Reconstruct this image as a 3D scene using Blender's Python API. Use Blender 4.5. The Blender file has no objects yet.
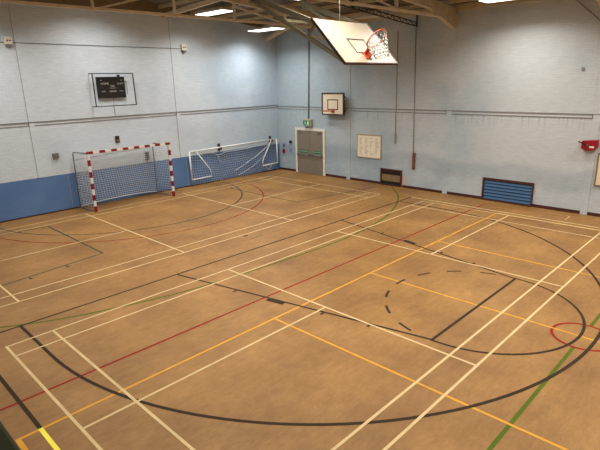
import bpy, bmesh, math, random
from mathutils import Vector, Matrix
random.seed(7)
S = bpy.context.scene
C = S.collection
PI = math.pi

# ------------------------------------------------------------------ helpers
def lin(c):
    c = c / 255.0
    return c / 12.92 if c <= 0.04045 else ((c + 0.055) / 1.055) ** 2.4
def rgb(r, g, b):
    return (lin(r), lin(g), lin(b), 1.0)

def mat(name, col, rough=0.6, metal=0.0, noise=0.0, scale=6.0, bump=0.0, bscale=40.0, emit=0.0, emitcol=None):
    m = bpy.data.materials.new(name); m.use_nodes = True
    nt = m.node_tree; n = nt.nodes; L = nt.links
    b = n['Principled BSDF']
    b.inputs['Roughness'].default_value = rough
    b.inputs['Metallic'].default_value = metal
    b.inputs['Base Color'].default_value = col
    tc = n.new('ShaderNodeTexCoord')
    if noise > 0:
        t = n.new('ShaderNodeTexNoise'); t.inputs['Scale'].default_value = scale; t.inputs['Detail'].default_value = 5
        L.new(tc.outputs['Object'], t.inputs['Vector'])
        r = n.new('ShaderNodeValToRGB')
        r.color_ramp.elements[0].position = 0.3; r.color_ramp.elements[1].position = 0.7
        r.color_ramp.elements[0].color = tuple(x * (1 - noise) for x in col[:3]) + (1,)
        r.color_ramp.elements[1].color = tuple(min(1, x * (1 + noise)) for x in col[:3]) + (1,)
        L.new(t.outputs['Fac'], r.inputs['Fac']); L.new(r.outputs['Color'], b.inputs['Base Color'])
    if bump > 0:
        t2 = n.new('ShaderNodeTexNoise'); t2.inputs['Scale'].default_value = bscale
        L.new(tc.outputs['Object'], t2.inputs['Vector'])
        bp = n.new('ShaderNodeBump'); bp.inputs['Strength'].default_value = bump; bp.inputs['Distance'].default_value = 0.01
        L.new(t2.outputs['Fac'], bp.inputs['Height']); L.new(bp.outputs['Normal'], b.inputs['Normal'])
    if emit > 0:
        b.inputs['Emission Color'].default_value = emitcol or col
        b.inputs['Emission Strength'].default_value = emit
    return m

class MB:
    """Collects shapes into one mesh; every face keeps a material index."""
    def __init__(self):
        self.v = []; self.f = []; self.mi = []; self.sm = []
    def add(self, verts, faces, mi=0, smooth=False):
        o = len(self.v); self.v += [tuple(p) for p in verts]
        for f in faces:
            self.f.append([i + o for i in f]); self.mi.append(mi); self.sm.append(smooth)
        return self
    def box(self, x0, x1, y0, y1, z0, z1, mi=0):
        e = (len(self.f) // 6 % 7) * .0004      # keeps butted boxes from sharing a face plane
        x0 -= e; y0 -= e; y1 += e; z1 += e
        v = [(x, y, z) for z in (z0, z1) for y in (y0, y1) for x in (x0, x1)]
        return self.add(v, [(0, 2, 3, 1), (4, 5, 7, 6), (0, 1, 5, 4), (2, 6, 7, 3), (0, 4, 6, 2), (1, 3, 7, 5)], mi)
    def prism(self, poly, d, mi=0):
        """poly: 3-D points of one cap; d: extrusion vector"""
        n = len(poly); d = Vector(d); p = [Vector(q) for q in poly]
        v = p + [q + d for q in p]
        f = [list(range(n))[::-1], list(range(n, 2 * n))] + [[i, (i + 1) % n, (i + 1) % n + n, i + n] for i in range(n)]
        return self.add(v, f, mi)
    def bar(self, a, b, w, h, mi=0, up=(0, 0, 1)):
        a = Vector(a); b = Vector(b); t = (b - a).normalized(); up = Vector(up)
        if abs(t.dot(up)) > 0.98: up = Vector((1, 0, 0)) if abs(t.x) < .9 else Vector((0, 1, 0))
        s = t.cross(up).normalized() * (w / 2); u = s.cross(t).normalized() * (h / 2)
        return self.prism([a - s - u, a + s - u, a + s + u, a - s + u], b - a, mi)
    def tube(self, pts, r, n=8, mi=0, closed=False, smooth=True):
        pts = [Vector(p) for p in pts]; m = len(pts); rings = []; ref = None
        for i, p in enumerate(pts):
            a = pts[(i - 1) % m] if (closed or i > 0) else p
            b = pts[(i + 1) % m] if (closed or i < m - 1) else p
            t = (b - a).normalized()
            if ref is None:
                ref = Vector((0, 0, 1)) if abs(t.z) < .9 else Vector((1, 0, 0))
            s = t.cross(ref).normalized(); u = s.cross(t).normalized(); ref = u
            rr = r[i] if isinstance(r, (list, tuple)) else r
            rings.append([p + (s * math.cos(2 * PI * k / n) + u * math.sin(2 * PI * k / n)) * rr for k in range(n)])
        v = [q for ring in rings for q in ring]; f = []
        for i in range(m if closed else m - 1):
            j = (i + 1) % m
            for k in range(n):
                f.append((i * n + k, i * n + (k + 1) % n, j * n + (k + 1) % n, j * n + k))
        if not closed:
            f.append(list(range(n))[::-1]); f.append(list(range((m - 1) * n, m * n)))
        return self.add(v, f, mi, smooth)
    def disc(self, c, axis, r, h, n=20, mi=0):
        c = Vector(c); ax = Vector(axis).normalized()
        return self.tube([c, c + ax * h], r, n, mi, smooth=False)
    def build(self, name, mats, parent=None, bevel=0.0):
        me = bpy.data.meshes.new(name); me.from_pydata(self.v, [], self.f)
        if not isinstance(mats, (list, tuple)): mats = [mats]
        for m in mats: me.materials.append(m)
        me.polygons.foreach_set('material_index', self.mi)
        me.polygons.foreach_set('use_smooth', self.sm)
        bm = bmesh.new(); bm.from_mesh(me); bmesh.ops.recalc_face_normals(bm, faces=bm.faces)
        bm.to_mesh(me); bm.free(); me.update()
        o = bpy.data.objects.new(name, me); C.objects.link(o)
        if parent is not None:
            o.parent = parent; o.matrix_parent_inverse = Matrix.Translation(parent.location).inverted()
        if bevel > 0:
            bv = o.modifiers.new('bevel', 'BEVEL'); bv.width = bevel; bv.segments = 2; bv.limit_method = 'ANGLE'
        return o

def tag(o, label, cat, group=None):
    o['label'] = label; o['category'] = cat
    if group: o['group'] = group
    return o
def thing(name, label, cat, loc, group=None):
    o = bpy.data.objects.new(name, None); C.objects.link(o); o.location = loc; o.empty_display_size = 0.1
    return tag(o, label, cat, group)
def struct(o):
    o['kind'] = 'structure'; return o
def dup(root, delta, label=None):
    r = root.copy(); C.objects.link(r); r.location = root.location + Vector(delta)
    if label: r['label'] = label
    for ch in list(root.children):
        c = ch.copy(); C.objects.link(c); c.parent = r; c.matrix_parent_inverse = ch.matrix_parent_inverse.copy()
        for g in list(ch.children):
            d = g.copy(); C.objects.link(d); d.parent = c; d.matrix_parent_inverse = g.matrix_parent_inverse.copy()
    return r
def text_mesh(name, txt, size, loc, rot, m, parent=None, ext=0.001):
    cu = bpy.data.curves.new(name, 'FONT'); cu.body = txt; cu.size = size; cu.align_x = 'CENTER'; cu.align_y = 'CENTER'; cu.extrude = ext
    t = bpy.data.objects.new(name + '_tmp', cu); C.objects.link(t)
    bpy.context.view_layer.update()
    me = bpy.data.meshes.new_from_object(t.evaluated_get(bpy.context.evaluated_depsgraph_get()))
    bpy.data.objects.remove(t)
    me.transform(Matrix.Translation(loc) @ rot.to_4x4())
    me.materials.clear(); me.materials.append(m)
    o = bpy.data.objects.new(name, me); C.objects.link(o)
    if parent is not None:
        o.parent = parent; o.matrix_parent_inverse = Matrix.Translation(parent.location).inverted()
    return o
# lettering that faces -x (far wall) and -y (left wall)
ROT_FAR = Matrix(((0, 0, -1), (-1, 0, 0), (0, 1, 0)))
ROT_LEFT = Matrix(((1, 0, 0), (0, 0, -1), (0, 1, 0)))

# ------------------------------------------------------------------ room dimensions (metres)
XW = 14.96      # far wall (the one with the doors)
YW = 8.98       # left wall (the one with the goals)
XN = -1.66      # near wall under the viewing gallery
XB = -5.0       # back of the gallery
YR = -23.0      # right end of the hall
XR = (XW + XN) / 2
def roof(x):    # underside of the roof deck
    return 6.56 + 0.085 * (XW - x) if x > XR else 6.56 + 0.085 * (x - XN)

# ------------------------------------------------------------------ materials
def wall_mat(name, swap, blue_band):
    m = bpy.data.materials.new(name); m.use_nodes = True
    nt = m.node_tree; n = nt.nodes; L = nt.links; b = n['Principled BSDF']; b.inputs['Roughness'].default_value = 0.55
    tc = n.new('ShaderNodeTexCoord'); sp = n.new('ShaderNodeSeparateXYZ'); L.new(tc.outputs['Object'], sp.inputs[0])
    cb = n.new('ShaderNodeCombineXYZ'); L.new(sp.outputs['Y' if swap else 'X'], cb.inputs[0]); L.new(sp.outputs['Z'], cb.inputs[1])
    br = n.new('ShaderNodeTexBrick'); L.new(cb.outputs[0], br.inputs['Vector'])
    br.inputs['Scale'].default_value = 1.0; br.inputs['Brick Width'].default_value = 0.225; br.inputs['Row Height'].default_value = 0.075
    br.inputs['Mortar Size'].default_value = 0.006; br.inputs['Mortar Smooth'].default_value = 0.3
    br.inputs['Color1'].default_value = (1, 1, 1, 1); br.inputs['Color2'].default_value = (.90, .90, .90, 1); br.inputs['Mortar'].default_value = (.80, .80, .80, 1)
    # coat of paint: worn, in slightly warmer and bluer patches
    nz = n.new('ShaderNodeTexNoise'); nz.inputs['Scale'].default_value = 0.55; nz.inputs['Detail'].default_value = 6; L.new(tc.outputs['Object'], nz.inputs['Vector'])
    ramp = n.new('ShaderNodeValToRGB'); ramp.color_ramp.elements[0].position = .35; ramp.color_ramp.elements[1].position = .65
    ramp.color_ramp.elements[0].color = WARM_FAR if swap else WARM; ramp.color_ramp.elements[1].color = COOL_FAR if swap else COOL
    # patch mix shifts bluer along each wall towards their shared corner
    mr = n.new('ShaderNodeMapRange')
    if swap:
        mr.inputs['From Min'].default_value = -2.5; mr.inputs['From Max'].default_value = 7.0; L.new(sp.outputs['Y'], mr.inputs['Value'])
    else:
        mr.inputs['From Min'].default_value = 8.0; mr.inputs['From Max'].default_value = 15.5; L.new(sp.outputs['X'], mr.inputs['Value'])
    ad = n.new('ShaderNodeMath'); ad.operation = 'MULTIPLY_ADD'; ad.inputs[1].default_value = 0.45; ad.inputs[2].default_value = -.22; L.new(mr.outputs[0], ad.inputs[0])
    ad2 = n.new('ShaderNodeMath'); ad2.operation = 'ADD'; L.new(ad.outputs[0], ad2.inputs[0]); L.new(nz.outputs['Fac'], ad2.inputs[1]); L.new(ad2.outputs[0], ramp.inputs['Fac'])
    mx = n.new('ShaderNodeMix'); mx.data_type = 'RGBA'; mx.blend_type = 'MULTIPLY'; mx.inputs[0].default_value = 0.55
    L.new(ramp.outputs['Color'], mx.inputs[6]); L.new(br.outputs['Color'], mx.inputs[7])
    # streaky grime along the courses
    mp = n.new('ShaderNodeMapping'); mp.inputs['Scale'].default_value = (2.2, 13.0, 1); L.new(cb.outputs[0], mp.inputs[0])
    n2 = n.new('ShaderNodeTexNoise'); n2.inputs['Scale'].default_value = 1.6; n2.inputs['Detail'].default_value = 7; L.new(mp.outputs[0], n2.inputs['Vector'])
    r2 = n.new('ShaderNodeValToRGB'); r2.color_ramp.elements[0].position = .3; r2.color_ramp.elements[1].position = .6
    r2.color_ramp.elements[0].color = (.80, .80, .80, 1); r2.color_ramp.elements[1].color = (1, 1, 1, 1); L.new(n2.outputs['Fac'], r2.inputs['Fac'])
    mx2 = n.new('ShaderNodeMix'); mx2.data_type = 'RGBA'; mx2.blend_type = 'MULTIPLY'; mx2.inputs[0].default_value = 0.42
    L.new(mx.outputs[2], mx2.inputs[6]); L.new(r2.outputs['Color'], mx2.inputs[7])
    out = mx2.outputs[2]
    if swap:      # bluish grey scuffed band of older paint low on this wall
        zn = n.new('ShaderNodeMath'); zn.operation = 'MULTIPLY_ADD'; zn.inputs[1].default_value = 1.1; L.new(nz.outputs['Fac'], zn.inputs[0]); L.new(sp.outputs['Z'], zn.inputs[2])
        rz = n.new('ShaderNodeValToRGB'); e_ = rz.color_ramp.elements
        e_[0].position = .0; e_[0].color = (.96, .98, 1, 1); e_[1].position = 1.0; e_[1].color = (1, 1, 1, 1)
        for p_, c_ in ((.42, (.94, .97, 1, 1)), (.52, (.79, .83, .86, 1)), (.64, (.79, .83, .87, 1)), (.72, (1, 1, 1, 1))):
            q_ = e_.new(p_); q_.color = c_
        dv = n.new('ShaderNodeMath'); dv.operation = 'DIVIDE'; dv.inputs[1].default_value = 2.8; L.new(zn.outputs[0], dv.inputs[0]); L.new(dv.outputs[0], rz.inputs['Fac'])
        mz = n.new('ShaderNodeMix'); mz.data_type = 'RGBA'; mz.blend_type = 'MULTIPLY'; mz.inputs[0].default_value = 1; L.new(out, mz.inputs[6]); L.new(rz.outputs['Color'], mz.inputs[7])
        out = mz.outputs[2]
        # dirty drips under the string course
        mpd = n.new('ShaderNodeMapping'); mpd.inputs['Scale'].default_value = (7.0, .5, 1); L.new(cb.outputs[0], mpd.inputs[0])
        nd = n.new('ShaderNodeTexNoise'); nd.inputs['Scale'].default_value = 1.4; nd.inputs['Detail'].default_value = 4; L.new(mpd.outputs[0], nd.inputs['Vector'])
        zr = n.new('ShaderNodeMapRange'); zr.inputs['From Min'].default_value = 2.5; zr.inputs['From Max'].default_value = 2.93; L.new(sp.outputs['Z'], zr.inputs['Value'])
        zl = n.new('ShaderNodeMath'); zl.operation = 'LESS_THAN'; zl.inputs[1].default_value = 2.94; L.new(sp.outputs['Z'], zl.inputs[0])
        zm = n.new('ShaderNodeMath'); zm.operation = 'MULTIPLY'; L.new(zr.outputs[0], zm.inputs[0]); L.new(zl.outputs[0], zm.inputs[1])
        dr = n.new('ShaderNodeMapRange'); dr.inputs['From Min'].default_value = .52; dr.inputs['From Max'].default_value = .68; L.new(nd.outputs['Fac'], dr.inputs['Value'])
        dm = n.new('ShaderNodeMath'); dm.operation = 'MULTIPLY'; L.new(zm.outputs[0], dm.inputs[0]); L.new(dr.outputs[0], dm.inputs[1])
        md = n.new('ShaderNodeMix'); md.data_type = 'RGBA'; md.blend_type = 'MULTIPLY'; L.new(dm.outputs[0], md.inputs[0]); L.new(out, md.inputs[6]); md.inputs[7].default_value = (.62, .6, .58, 1)
        out = md.outputs[2]
    if blue_band:
        lt = n.new('ShaderNodeMath'); lt.operation = 'LESS_THAN'; lt.inputs[1].default_value = 1.27; L.new(sp.outputs['Z'], lt.inputs[0])
        nb = n.new('ShaderNodeTexNoise'); nb.inputs['Scale'].default_value = 1.2; nb.inputs['Detail'].default_value = 6; L.new(tc.outputs['Object'], nb.inputs['Vector'])
        rb = n.new('ShaderNodeValToRGB'); rb.color_ramp.elements[0].position = .3; rb.color_ramp.elements[1].position = .7
        rb.color_ramp.elements[0].color = BLUE0; rb.color_ramp.elements[1].color = BLUE1; L.new(nb.outputs['Fac'], rb.inputs['Fac'])
        m3 = n.new('ShaderNodeMix'); m3.data_type = 'RGBA'; L.new(lt.outputs[0], m3.inputs[0]); L.new(out, m3.inputs[6]); L.new(rb.outputs['Color'], m3.inputs[7])
        out = m3.outputs[2]
    L.new(out, b.inputs['Base Color'])
    bp = n.new('ShaderNodeBump'); bp.inputs['Strength'].default_value = .5; bp.inputs['Distance'].default_value = .006
    L.new(br.outputs['Fac'], bp.inputs['Height']); bp.invert = True; L.new(bp.outputs['Normal'], b.inputs['Normal'])
    return m

WARM = rgb(215, 225, 234); COOL = rgb(190, 206, 219)
WARM_FAR = rgb(203, 208, 209); COOL_FAR = rgb(175, 190, 197)
BLUE0 = rgb(80, 116, 166); BLUE1 = rgb(94, 130, 178)
M = {}
M['wall_far'] = wall_mat('painted_brick_far', True, False)
M['wall_left'] = wall_mat('painted_brick_left', False, True)
M['pilaster'] = mat('pilaster_paint', rgb(192, 200, 208), .55, noise=.06, scale=2)
M['groove'] = mat('dark_joint', rgb(128, 122, 118), .8)
M['skirting'] = mat('dark_red_skirting', rgb(72, 34, 30), .5, noise=.1)
M['wood'] = mat('roof_timber', rgb(200, 184, 148), .6, noise=.14, scale=5)
M['wood_pale'] = mat('pale_timber', rgb(222, 204, 172), .6, noise=.12, scale=5)
M['olive'] = mat('olive_steel', rgb(136, 130, 104), .5, metal=.2, noise=.12)
M['black'] = mat('black_steel', rgb(36, 32, 30), .5, noise=.1)
M['blackline'] = mat('black_paint', rgb(18, 15, 14), .6)
M['grey_steel'] = mat('grey_steel', rgb(120, 120, 118), .45, metal=.3, noise=.1)
M['conduit'] = mat('conduit_grey', rgb(128, 128, 128), .5, noise=.08)
M['cream'] = mat('cream_paint', rgb(232, 226, 208), .5, noise=.04)
M['white'] = mat('white_paint', rgb(232, 232, 226), .4, noise=.03)
M['red'] = mat('red_paint', rgb(150, 14, 24), .4, noise=.06)
M['orange'] = mat('orange_rim', rgb(196, 84, 52), .4, noise=.06)
M['net'] = mat('net_cord', rgb(214, 214, 206), .8)
M['netgrey'] = mat('net_cord_grey', rgb(206, 208, 208), .8)
M['board'] = mat('backboard_ply', rgb(172, 155, 132), .45, noise=.05, scale=3)
M['board2'] = mat('practice_board', rgb(236, 220, 192), .5, noise=.03)
M['paper'] = mat('notice_paper', rgb(240, 228, 204), .6, noise=.03)
M['tan'] = mat('tan_frame', rgb(176, 152, 118), .5)
M['goal_red'] = mat('goal_red', rgb(142, 14, 26), .4, noise=.06)
M['door'] = mat('door_grey', rgb(132, 122, 108), .5, noise=.05)
M['green_sign'] = mat('green_sign', rgb(20, 118, 78), .5)
M['lamp_body'] = mat('lamp_body', rgb(190, 186, 176), .5)
M['dark_brown'] = mat('dark_brown', rgb(62, 32, 24), .5, noise=.12)
M['hatch'] = mat('hatch_panel', rgb(134, 110, 74), .5, noise=.1)
M['louvre'] = mat('blue_louvre', rgb(18, 78, 124), .4, noise=.06)
M['rail'] = mat('dark_green_rail', rgb(58, 56, 16), .75, noise=.1)

def lamp_mat(name, col, s):
    m = bpy.data.materials.new(name); m.use_nodes = True
    n = m.node_tree.nodes; b = n['Principled BSDF']
    b.inputs['Base Color'].default_value = (.8, .8, .8, 1)
    b.inputs['Emission Color'].default_value = col; b.inputs['Emission Strength'].default_value = s
    return m
M['lamp_warm'] = lamp_mat('lamp_diffuser_warm', (1.0, .95, .86, 1), 3.0)
M['lamp_cool'] = lamp_mat('lamp_diffuser_cool', (.93, .97, 1.0, 1), 3.0)
M['lamp_off'] = mat('lamp_diffuser_unlit', rgb(196, 186, 166), .5)

# floor: brown sports flooring, mottled and scuffed
def floor_mat():
    m = bpy.data.materials.new('sports_floor'); m.use_nodes = True
    nt = m.node_tree; n = nt.nodes; L = nt.links; b = n['Principled BSDF']
    tc = n.new('ShaderNodeTexCoord')
    a = n.new('ShaderNodeTexNoise'); a.inputs['Scale'].default_value = .8; a.inputs['Detail'].default_value = 8; L.new(tc.outputs['Object'], a.inputs['Vector'])
    r = n.new('ShaderNodeValToRGB'); r.color_ramp.elements[0].position = .3; r.color_ramp.elements[1].position = .72
    r.color_ramp.elements[0].color = rgb(140, 101, 57); r.color_ramp.elements[1].color = rgb(171, 127, 72); L.new(a.outputs['Fac'], r.inputs['Fac'])
    mp = n.new('ShaderNodeMapping'); mp.inputs['Scale'].default_value = (1.2, 5.5, 1); L.new(tc.outputs['Object'], mp.inputs[0])
    c = n.new('ShaderNodeTexNoise'); c.inputs['Scale'].default_value = 1.5; c.inputs['Detail'].default_value = 8; c.inputs['Roughness'].default_value = .7; L.new(mp.outputs[0], c.inputs['Vector'])
    r2 = n.new('ShaderNodeValToRGB'); r2.color_ramp.elements[0].position = .3; r2.color_ramp.elements[1].position = .62
    r2.color_ramp.elements[0].color = (.74, .70, .66, 1); r2.color_ramp.elements[1].color = (1.0, 1.0, 1.0, 1); L.new(c.outputs['Fac'], r2.inputs['Fac'])
    mx = n.new('ShaderNodeMix'); mx.data_type = 'RGBA'; mx.blend_type = 'MULTIPLY'; mx.inputs[0].default_value = .62
    L.new(r.outputs['Color'], mx.inputs[6]); L.new(r2.outputs['Color'], mx.inputs[7])
    # pale scuffs
    mp2 = n.new('ShaderNodeMapping'); mp2.inputs['Scale'].default_value = (3, 7, 1); mp2.inputs['Rotation'].default_value = (0, 0, .5); L.new(tc.outputs['Object'], mp2.inputs[0])
    d = n.new('ShaderNodeTexNoise'); d.inputs['Scale'].default_value = 2.2; d.inputs['Detail'].default_value = 9; d.inputs['Roughness'].default_value = .65; L.new(mp2.outputs[0], d.inputs['Vector'])
    r3 = n.new('ShaderNodeValToRGB'); r3.color_ramp.elements[0].position = .66; r3.color_ramp.elements[1].position = .78
    r3.color_ramp.elements[0].color = (0, 0, 0, 1); r3.color_ramp.elements[1].color = (.45, .45, .45, 1); L.new(d.outputs['Fac'], r3.inputs['Fac'])
    m2 = n.new('ShaderNodeMix'); m2.data_type = 'RGBA'; L.new(r3.outputs['Color'], m2.inputs[0]); L.new(mx.outputs[2], m2.inputs[6]); m2.inputs[7].default_value = rgb(200, 156, 98)
    # fine mottling of the surface and small dark heel marks
    e = n.new('ShaderNodeTexNoise'); e.inputs['Scale'].default_value = 5.5; e.inputs['Detail'].default_value = 8; e.inputs['Roughness'].default_value = .75; L.new(tc.outputs['Object'], e.inputs['Vector'])
    r4 = n.new('ShaderNodeValToRGB'); r4.color_ramp.elements[0].position = .33; r4.color_ramp.elements[1].position = .62
    r4.color_ramp.elements[0].color = (.80, .80, .74, 1); r4.color_ramp.elements[1].color = (1.04, 1.04, 1.06, 1); L.new(e.outputs['Fac'], r4.inputs['Fac'])
    m4 = n.new('ShaderNodeMix'); m4.data_type = 'RGBA'; m4.blend_type = 'MULTIPLY'; m4.inputs[0].default_value = .8; L.new(m2.outputs[2], m4.inputs[6]); L.new(r4.outputs['Color'], m4.inputs[7])
    v = n.new('ShaderNodeTexNoise'); v.inputs['Scale'].default_value = 9; v.inputs['Detail'].default_value = 3; L.new(mp2.outputs[0], v.inputs['Vector'])
    r5 = n.new('ShaderNodeValToRGB'); r5.color_ramp.elements[0].position = .23; r5.color_ramp.elements[1].position = .29
    r5.color_ramp.elements[0].color = (.55, .5, .45, 1); r5.color_ramp.elements[1].color = (1, 1, 1, 1); L.new(v.outputs['Fac'], r5.inputs['Fac'])
    m5 = n.new('ShaderNodeMix'); m5.data_type = 'RGBA'; m5.blend_type = 'MULTIPLY'; m5.inputs[0].default_value = .8; L.new(m4.outputs[2], m5.inputs[6]); L.new(r5.outputs['Color'], m5.inputs[7])
    mp3 = n.new('ShaderNodeMapping'); mp3.inputs['Scale'].default_value = (4, 16, 1); L.new(tc.outputs['Object'], mp3.inputs[0])
    g = n.new('ShaderNodeTexNoise'); g.inputs['Scale'].default_value = 1.6; g.inputs['Detail'].default_value = 6; g.inputs['Roughness'].default_value = .8; L.new(mp3.outputs[0], g.inputs['Vector'])
    r6 = n.new('ShaderNodeValToRGB'); r6.color_ramp.elements[0].position = .36; r6.color_ramp.elements[1].position = .6
    r6.color_ramp.elements[0].color = (.84, .83, .80, 1); r6.color_ramp.elements[1].color = (1.05, 1.05, 1.05, 1); L.new(g.outputs['Fac'], r6.inputs['Fac'])
    m6 = n.new('ShaderNodeMix'); m6.data_type = 'RGBA'; m6.blend_type = 'MULTIPLY'; m6.inputs[0].default_value = .7; L.new(m5.outputs[2], m6.inputs[6]); L.new(r6.outputs['Color'], m6.inputs[7])
    L.new(m6.outputs[2], b.inputs['Base Color'])
    b.inputs['Roughness'].default_value = .5; b.inputs['Specular IOR Level'].default_value = .22
    return m
M['floor'] = floor_mat()
def paint(name, r, g, b_):
    m = mat('line_' + name, rgb(r, g, b_), .7, noise=.10, scale=3)
    m.node_tree.nodes['Principled BSDF'].inputs['Specular IOR Level'].default_value = .08
    return m
LINES = [('cream', (208, 180, 132)), ('black', (58, 45, 33)), ('red', (140, 34, 30)), ('orange', (212, 152, 58)),
         ('green', (84, 98, 28)), ('yellow', (244, 226, 84)), ('teal', (68, 74, 56)), ('faint', (206, 164, 104)), ('rust', (160, 92, 56)), ('olivegreen', (92, 100, 36))]
LI = {k: i + 1 for i, (k, c) in enumerate(LINES)}

# ------------------------------------------------------------------ floor with its court markings
fl = MB()
fl.add([(XN, YR, 0), (XW, YR, 0), (XW, YW, 0), (XN, YW, 0)], [(0, 1, 2, 3)], 0)
layer = [0]
def strip(pts, w, c):
    """painted line through (u, v) court points; x = u, y = -v"""
    layer[0] += 1; z = .0008 + .00004 * layer[0]
    p = [Vector((u, -v)) for u, v in pts]; L_, R_ = [], []
    for i, q in enumerate(p):
        a = p[max(i - 1, 0)]; b = p[min(i + 1, len(p) - 1)]
        t = (b - a).normalized(); nn = Vector((-t.y, t.x)) * (w / 2)
        L_.append((q.x + nn.x, q.y + nn.y, z)); R_.append((q.x - nn.x, q.y - nn.y, z))
    n_ = len(p)
    fl.add(L_ + R_, [(i, i + n_, i + n_ + 1, i + 1) for i in range(n_ - 1)], LI[c])
def arc(cx, cv, r, a0, a1, w, c, n_=64):
    strip([(cx + r * math.cos(math.radians(a0 + (a1 - a0) * i / n_)), cv + r * math.sin(math.radians(a0 + (a1 - a0) * i / n_))) for i in range(n_ + 1)], w, c)
UX0, UX1 = XN + .02, XW - .03
# green netball shooting arc and centre line
ga = [(-1.6, -2.3), (-.7, -1.5), (.14, -.87), (1.2, -.30), (2.4, .10), (3.4, .33), (4.6, .47), (6.2, .58), (7.8, .63), (9.2, .53), (10.4, .30), (11.34, .02), (12.35, -.42), (13.15, -.86), (13.95, -1.44), (14.85, -2.3)]
gp = []
for i in range(1, len(ga) - 2):
    for j in range(8):
        t = j / 8; P0, P1, P2, P3 = (Vector(q) for q in ga[i - 1:i + 3])
        gp.append(tuple(.5 * (2 * P1 + (P2 - P0) * t + (2 * P0 - 5 * P1 + 4 * P2 - P3) * t * t + (3 * P1 - P0 - 3 * P2 + P3) * t ** 3)))
strip(gp + [ga[-2], (14.75, -2.2)], .058, 'olivegreen')
strip([(UX0, 7.0), (6.26, 7.0)], .055, 'green'); strip([(7.2, 7.0), (13.9, 7.0)], .055, 'green')
# teal cross-court key with ticks
for pts in ([(3.28, -7.3), (3.28, -3.42)], [(3.31, -3.45), (-1.3, -2.72)], [(3.28, -7.28), (-1.3, -7.95)],
            [(10.5, -7.3), (10.5, -3.42)], [(10.5, -3.42), (14.4, -2.72)], [(10.5, -7.28), (14.4, -7.95)]):
    strip(pts, .045, 'teal')
for u, v in ((1.36, -3.1), (2.25, -3.24), (12.5, -3.0), (13.4, -2.84)): strip([(u, v), (u + .02, v + .16)], .05, 'teal')
strip([(6.62, -1.74), (6.72, -1.66)], .1, 'teal'); strip([(6.54, -1.34), (7.06, -1.40)], .03, 'olivegreen')
# red / black five-a-side goal areas
arc(6.69, -8.47, 5.0, 0, 180, .04, 'red'); arc(6.63, -8.85, 4.47, 2, 178, .05, 'teal')
# red centre line, red centre circle
strip([(UX0, 1.83), (14.3, 1.83)], .045, 'red'); strip([(14.32, 1.83), (14.32, 12)], .04, 'rust')
arc(6.73, 7.0, .465, 0, 360, .05, 'red')
# orange volleyball court
strip([(-.65, 2.65), (13.45, 2.65)], .043, 'orange'); strip([(-.63, 2.63), (-.63, 20)], .06, 'orange')
strip([(3.74, 2.65), (3.74, 20)], .043, 'orange'); strip([(6.71, 2.65), (6.71, 20)], .04, 'orange'); strip([(9.72, 2.65), (9.72, 20)], .043, 'orange')
strip([(13.45, 2.65), (13.45, 20)], .05, 'faint')
# black basketball half
strip([(-.38, -.645), (13.68, -.645)], .05, 'black')
strip([(-.36, -.66), (-.36, 2.63)], .055, 'black'); strip([(-.36, 2.63), (-.36, 20)], .055, 'yellow')
strip([(13.69, -.66), (13.69, 20)], .06, 'cream')
strip([(.42, -.645), (.42, .93)] + [(6.65 - 6.23 * math.cos(math.radians(t)), .93 + 6.27 * math.sin(math.radians(t))) for t in range(2, 179, 2)] + [(12.88, .93), (12.88, -.645)], .055, 'black')
strip([(3.74, -.645), (4.97, 5.2)], .05, 'black'); strip([(9.67, -.645), (8.47, 5.2)], .05, 'black'); strip([(4.93, 5.2), (8.51, 5.2)], .055, 'black')
arc(6.72, 5.2, 1.765, 0, 180, .05, 'black')
for k in range(7):
    a = 199.5 + k * 23.6
    arc(6.72, 5.2, 1.765, a - 5.4, a + 5.4, .05, 'black', 4)
def keypt(side, s):       # along a key side, s = v
    t = (s + .645) / 5.845
    return (3.74 + 1.23 * t) if side < 0 else (9.67 - 1.2 * t)
for side in (-1, 1):
    for s, w in ((1.11, .05), (2.13, .40), (3.18, .05), (4.12, .05)):
        if w > .1:      # long neutral block painted along the outside of the key line
            strip([(keypt(side, s - .2) + side * .075, s - .2), (keypt(side, s + .2) + side * .075, s + .2)], .11, 'black'); continue
        u = keypt(side, s) + side * .075
        strip([(u - side * .05 * 0 - side * .05, s), (u + side * .05, s)], w, 'black')
# cream badminton courts
for off, vs in ((0.0, (0, .45, 5.65, 6.1)), (-7.93, (0, .46, 5.63, 6.1))):
    for v in vs: strip([(-.02, off + v), (13.42, off + v)], .042, 'cream')
    for u in (0, .76, 4.72, 8.68, 12.64, 13.4): strip([(u, off - .02), (u, off + 6.12)], .042, 'cream')
    for a, b_ in ((0, 4.72), (8.68, 13.4)): strip([(a, off + 3.05), (b_, off + 3.05)], .042, 'cream')
for v in (8.0, 8.46, 13.64, 14.1): strip([(-.02, v), (13.42, v)], .042, 'cream')
strip([(13.95, 4.52), (14.5, 4.50)], .035, 'faint')
floor = struct(fl.build('floor', [M['floor']] + [paint(k, *c) for k, c in LINES]))

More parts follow.
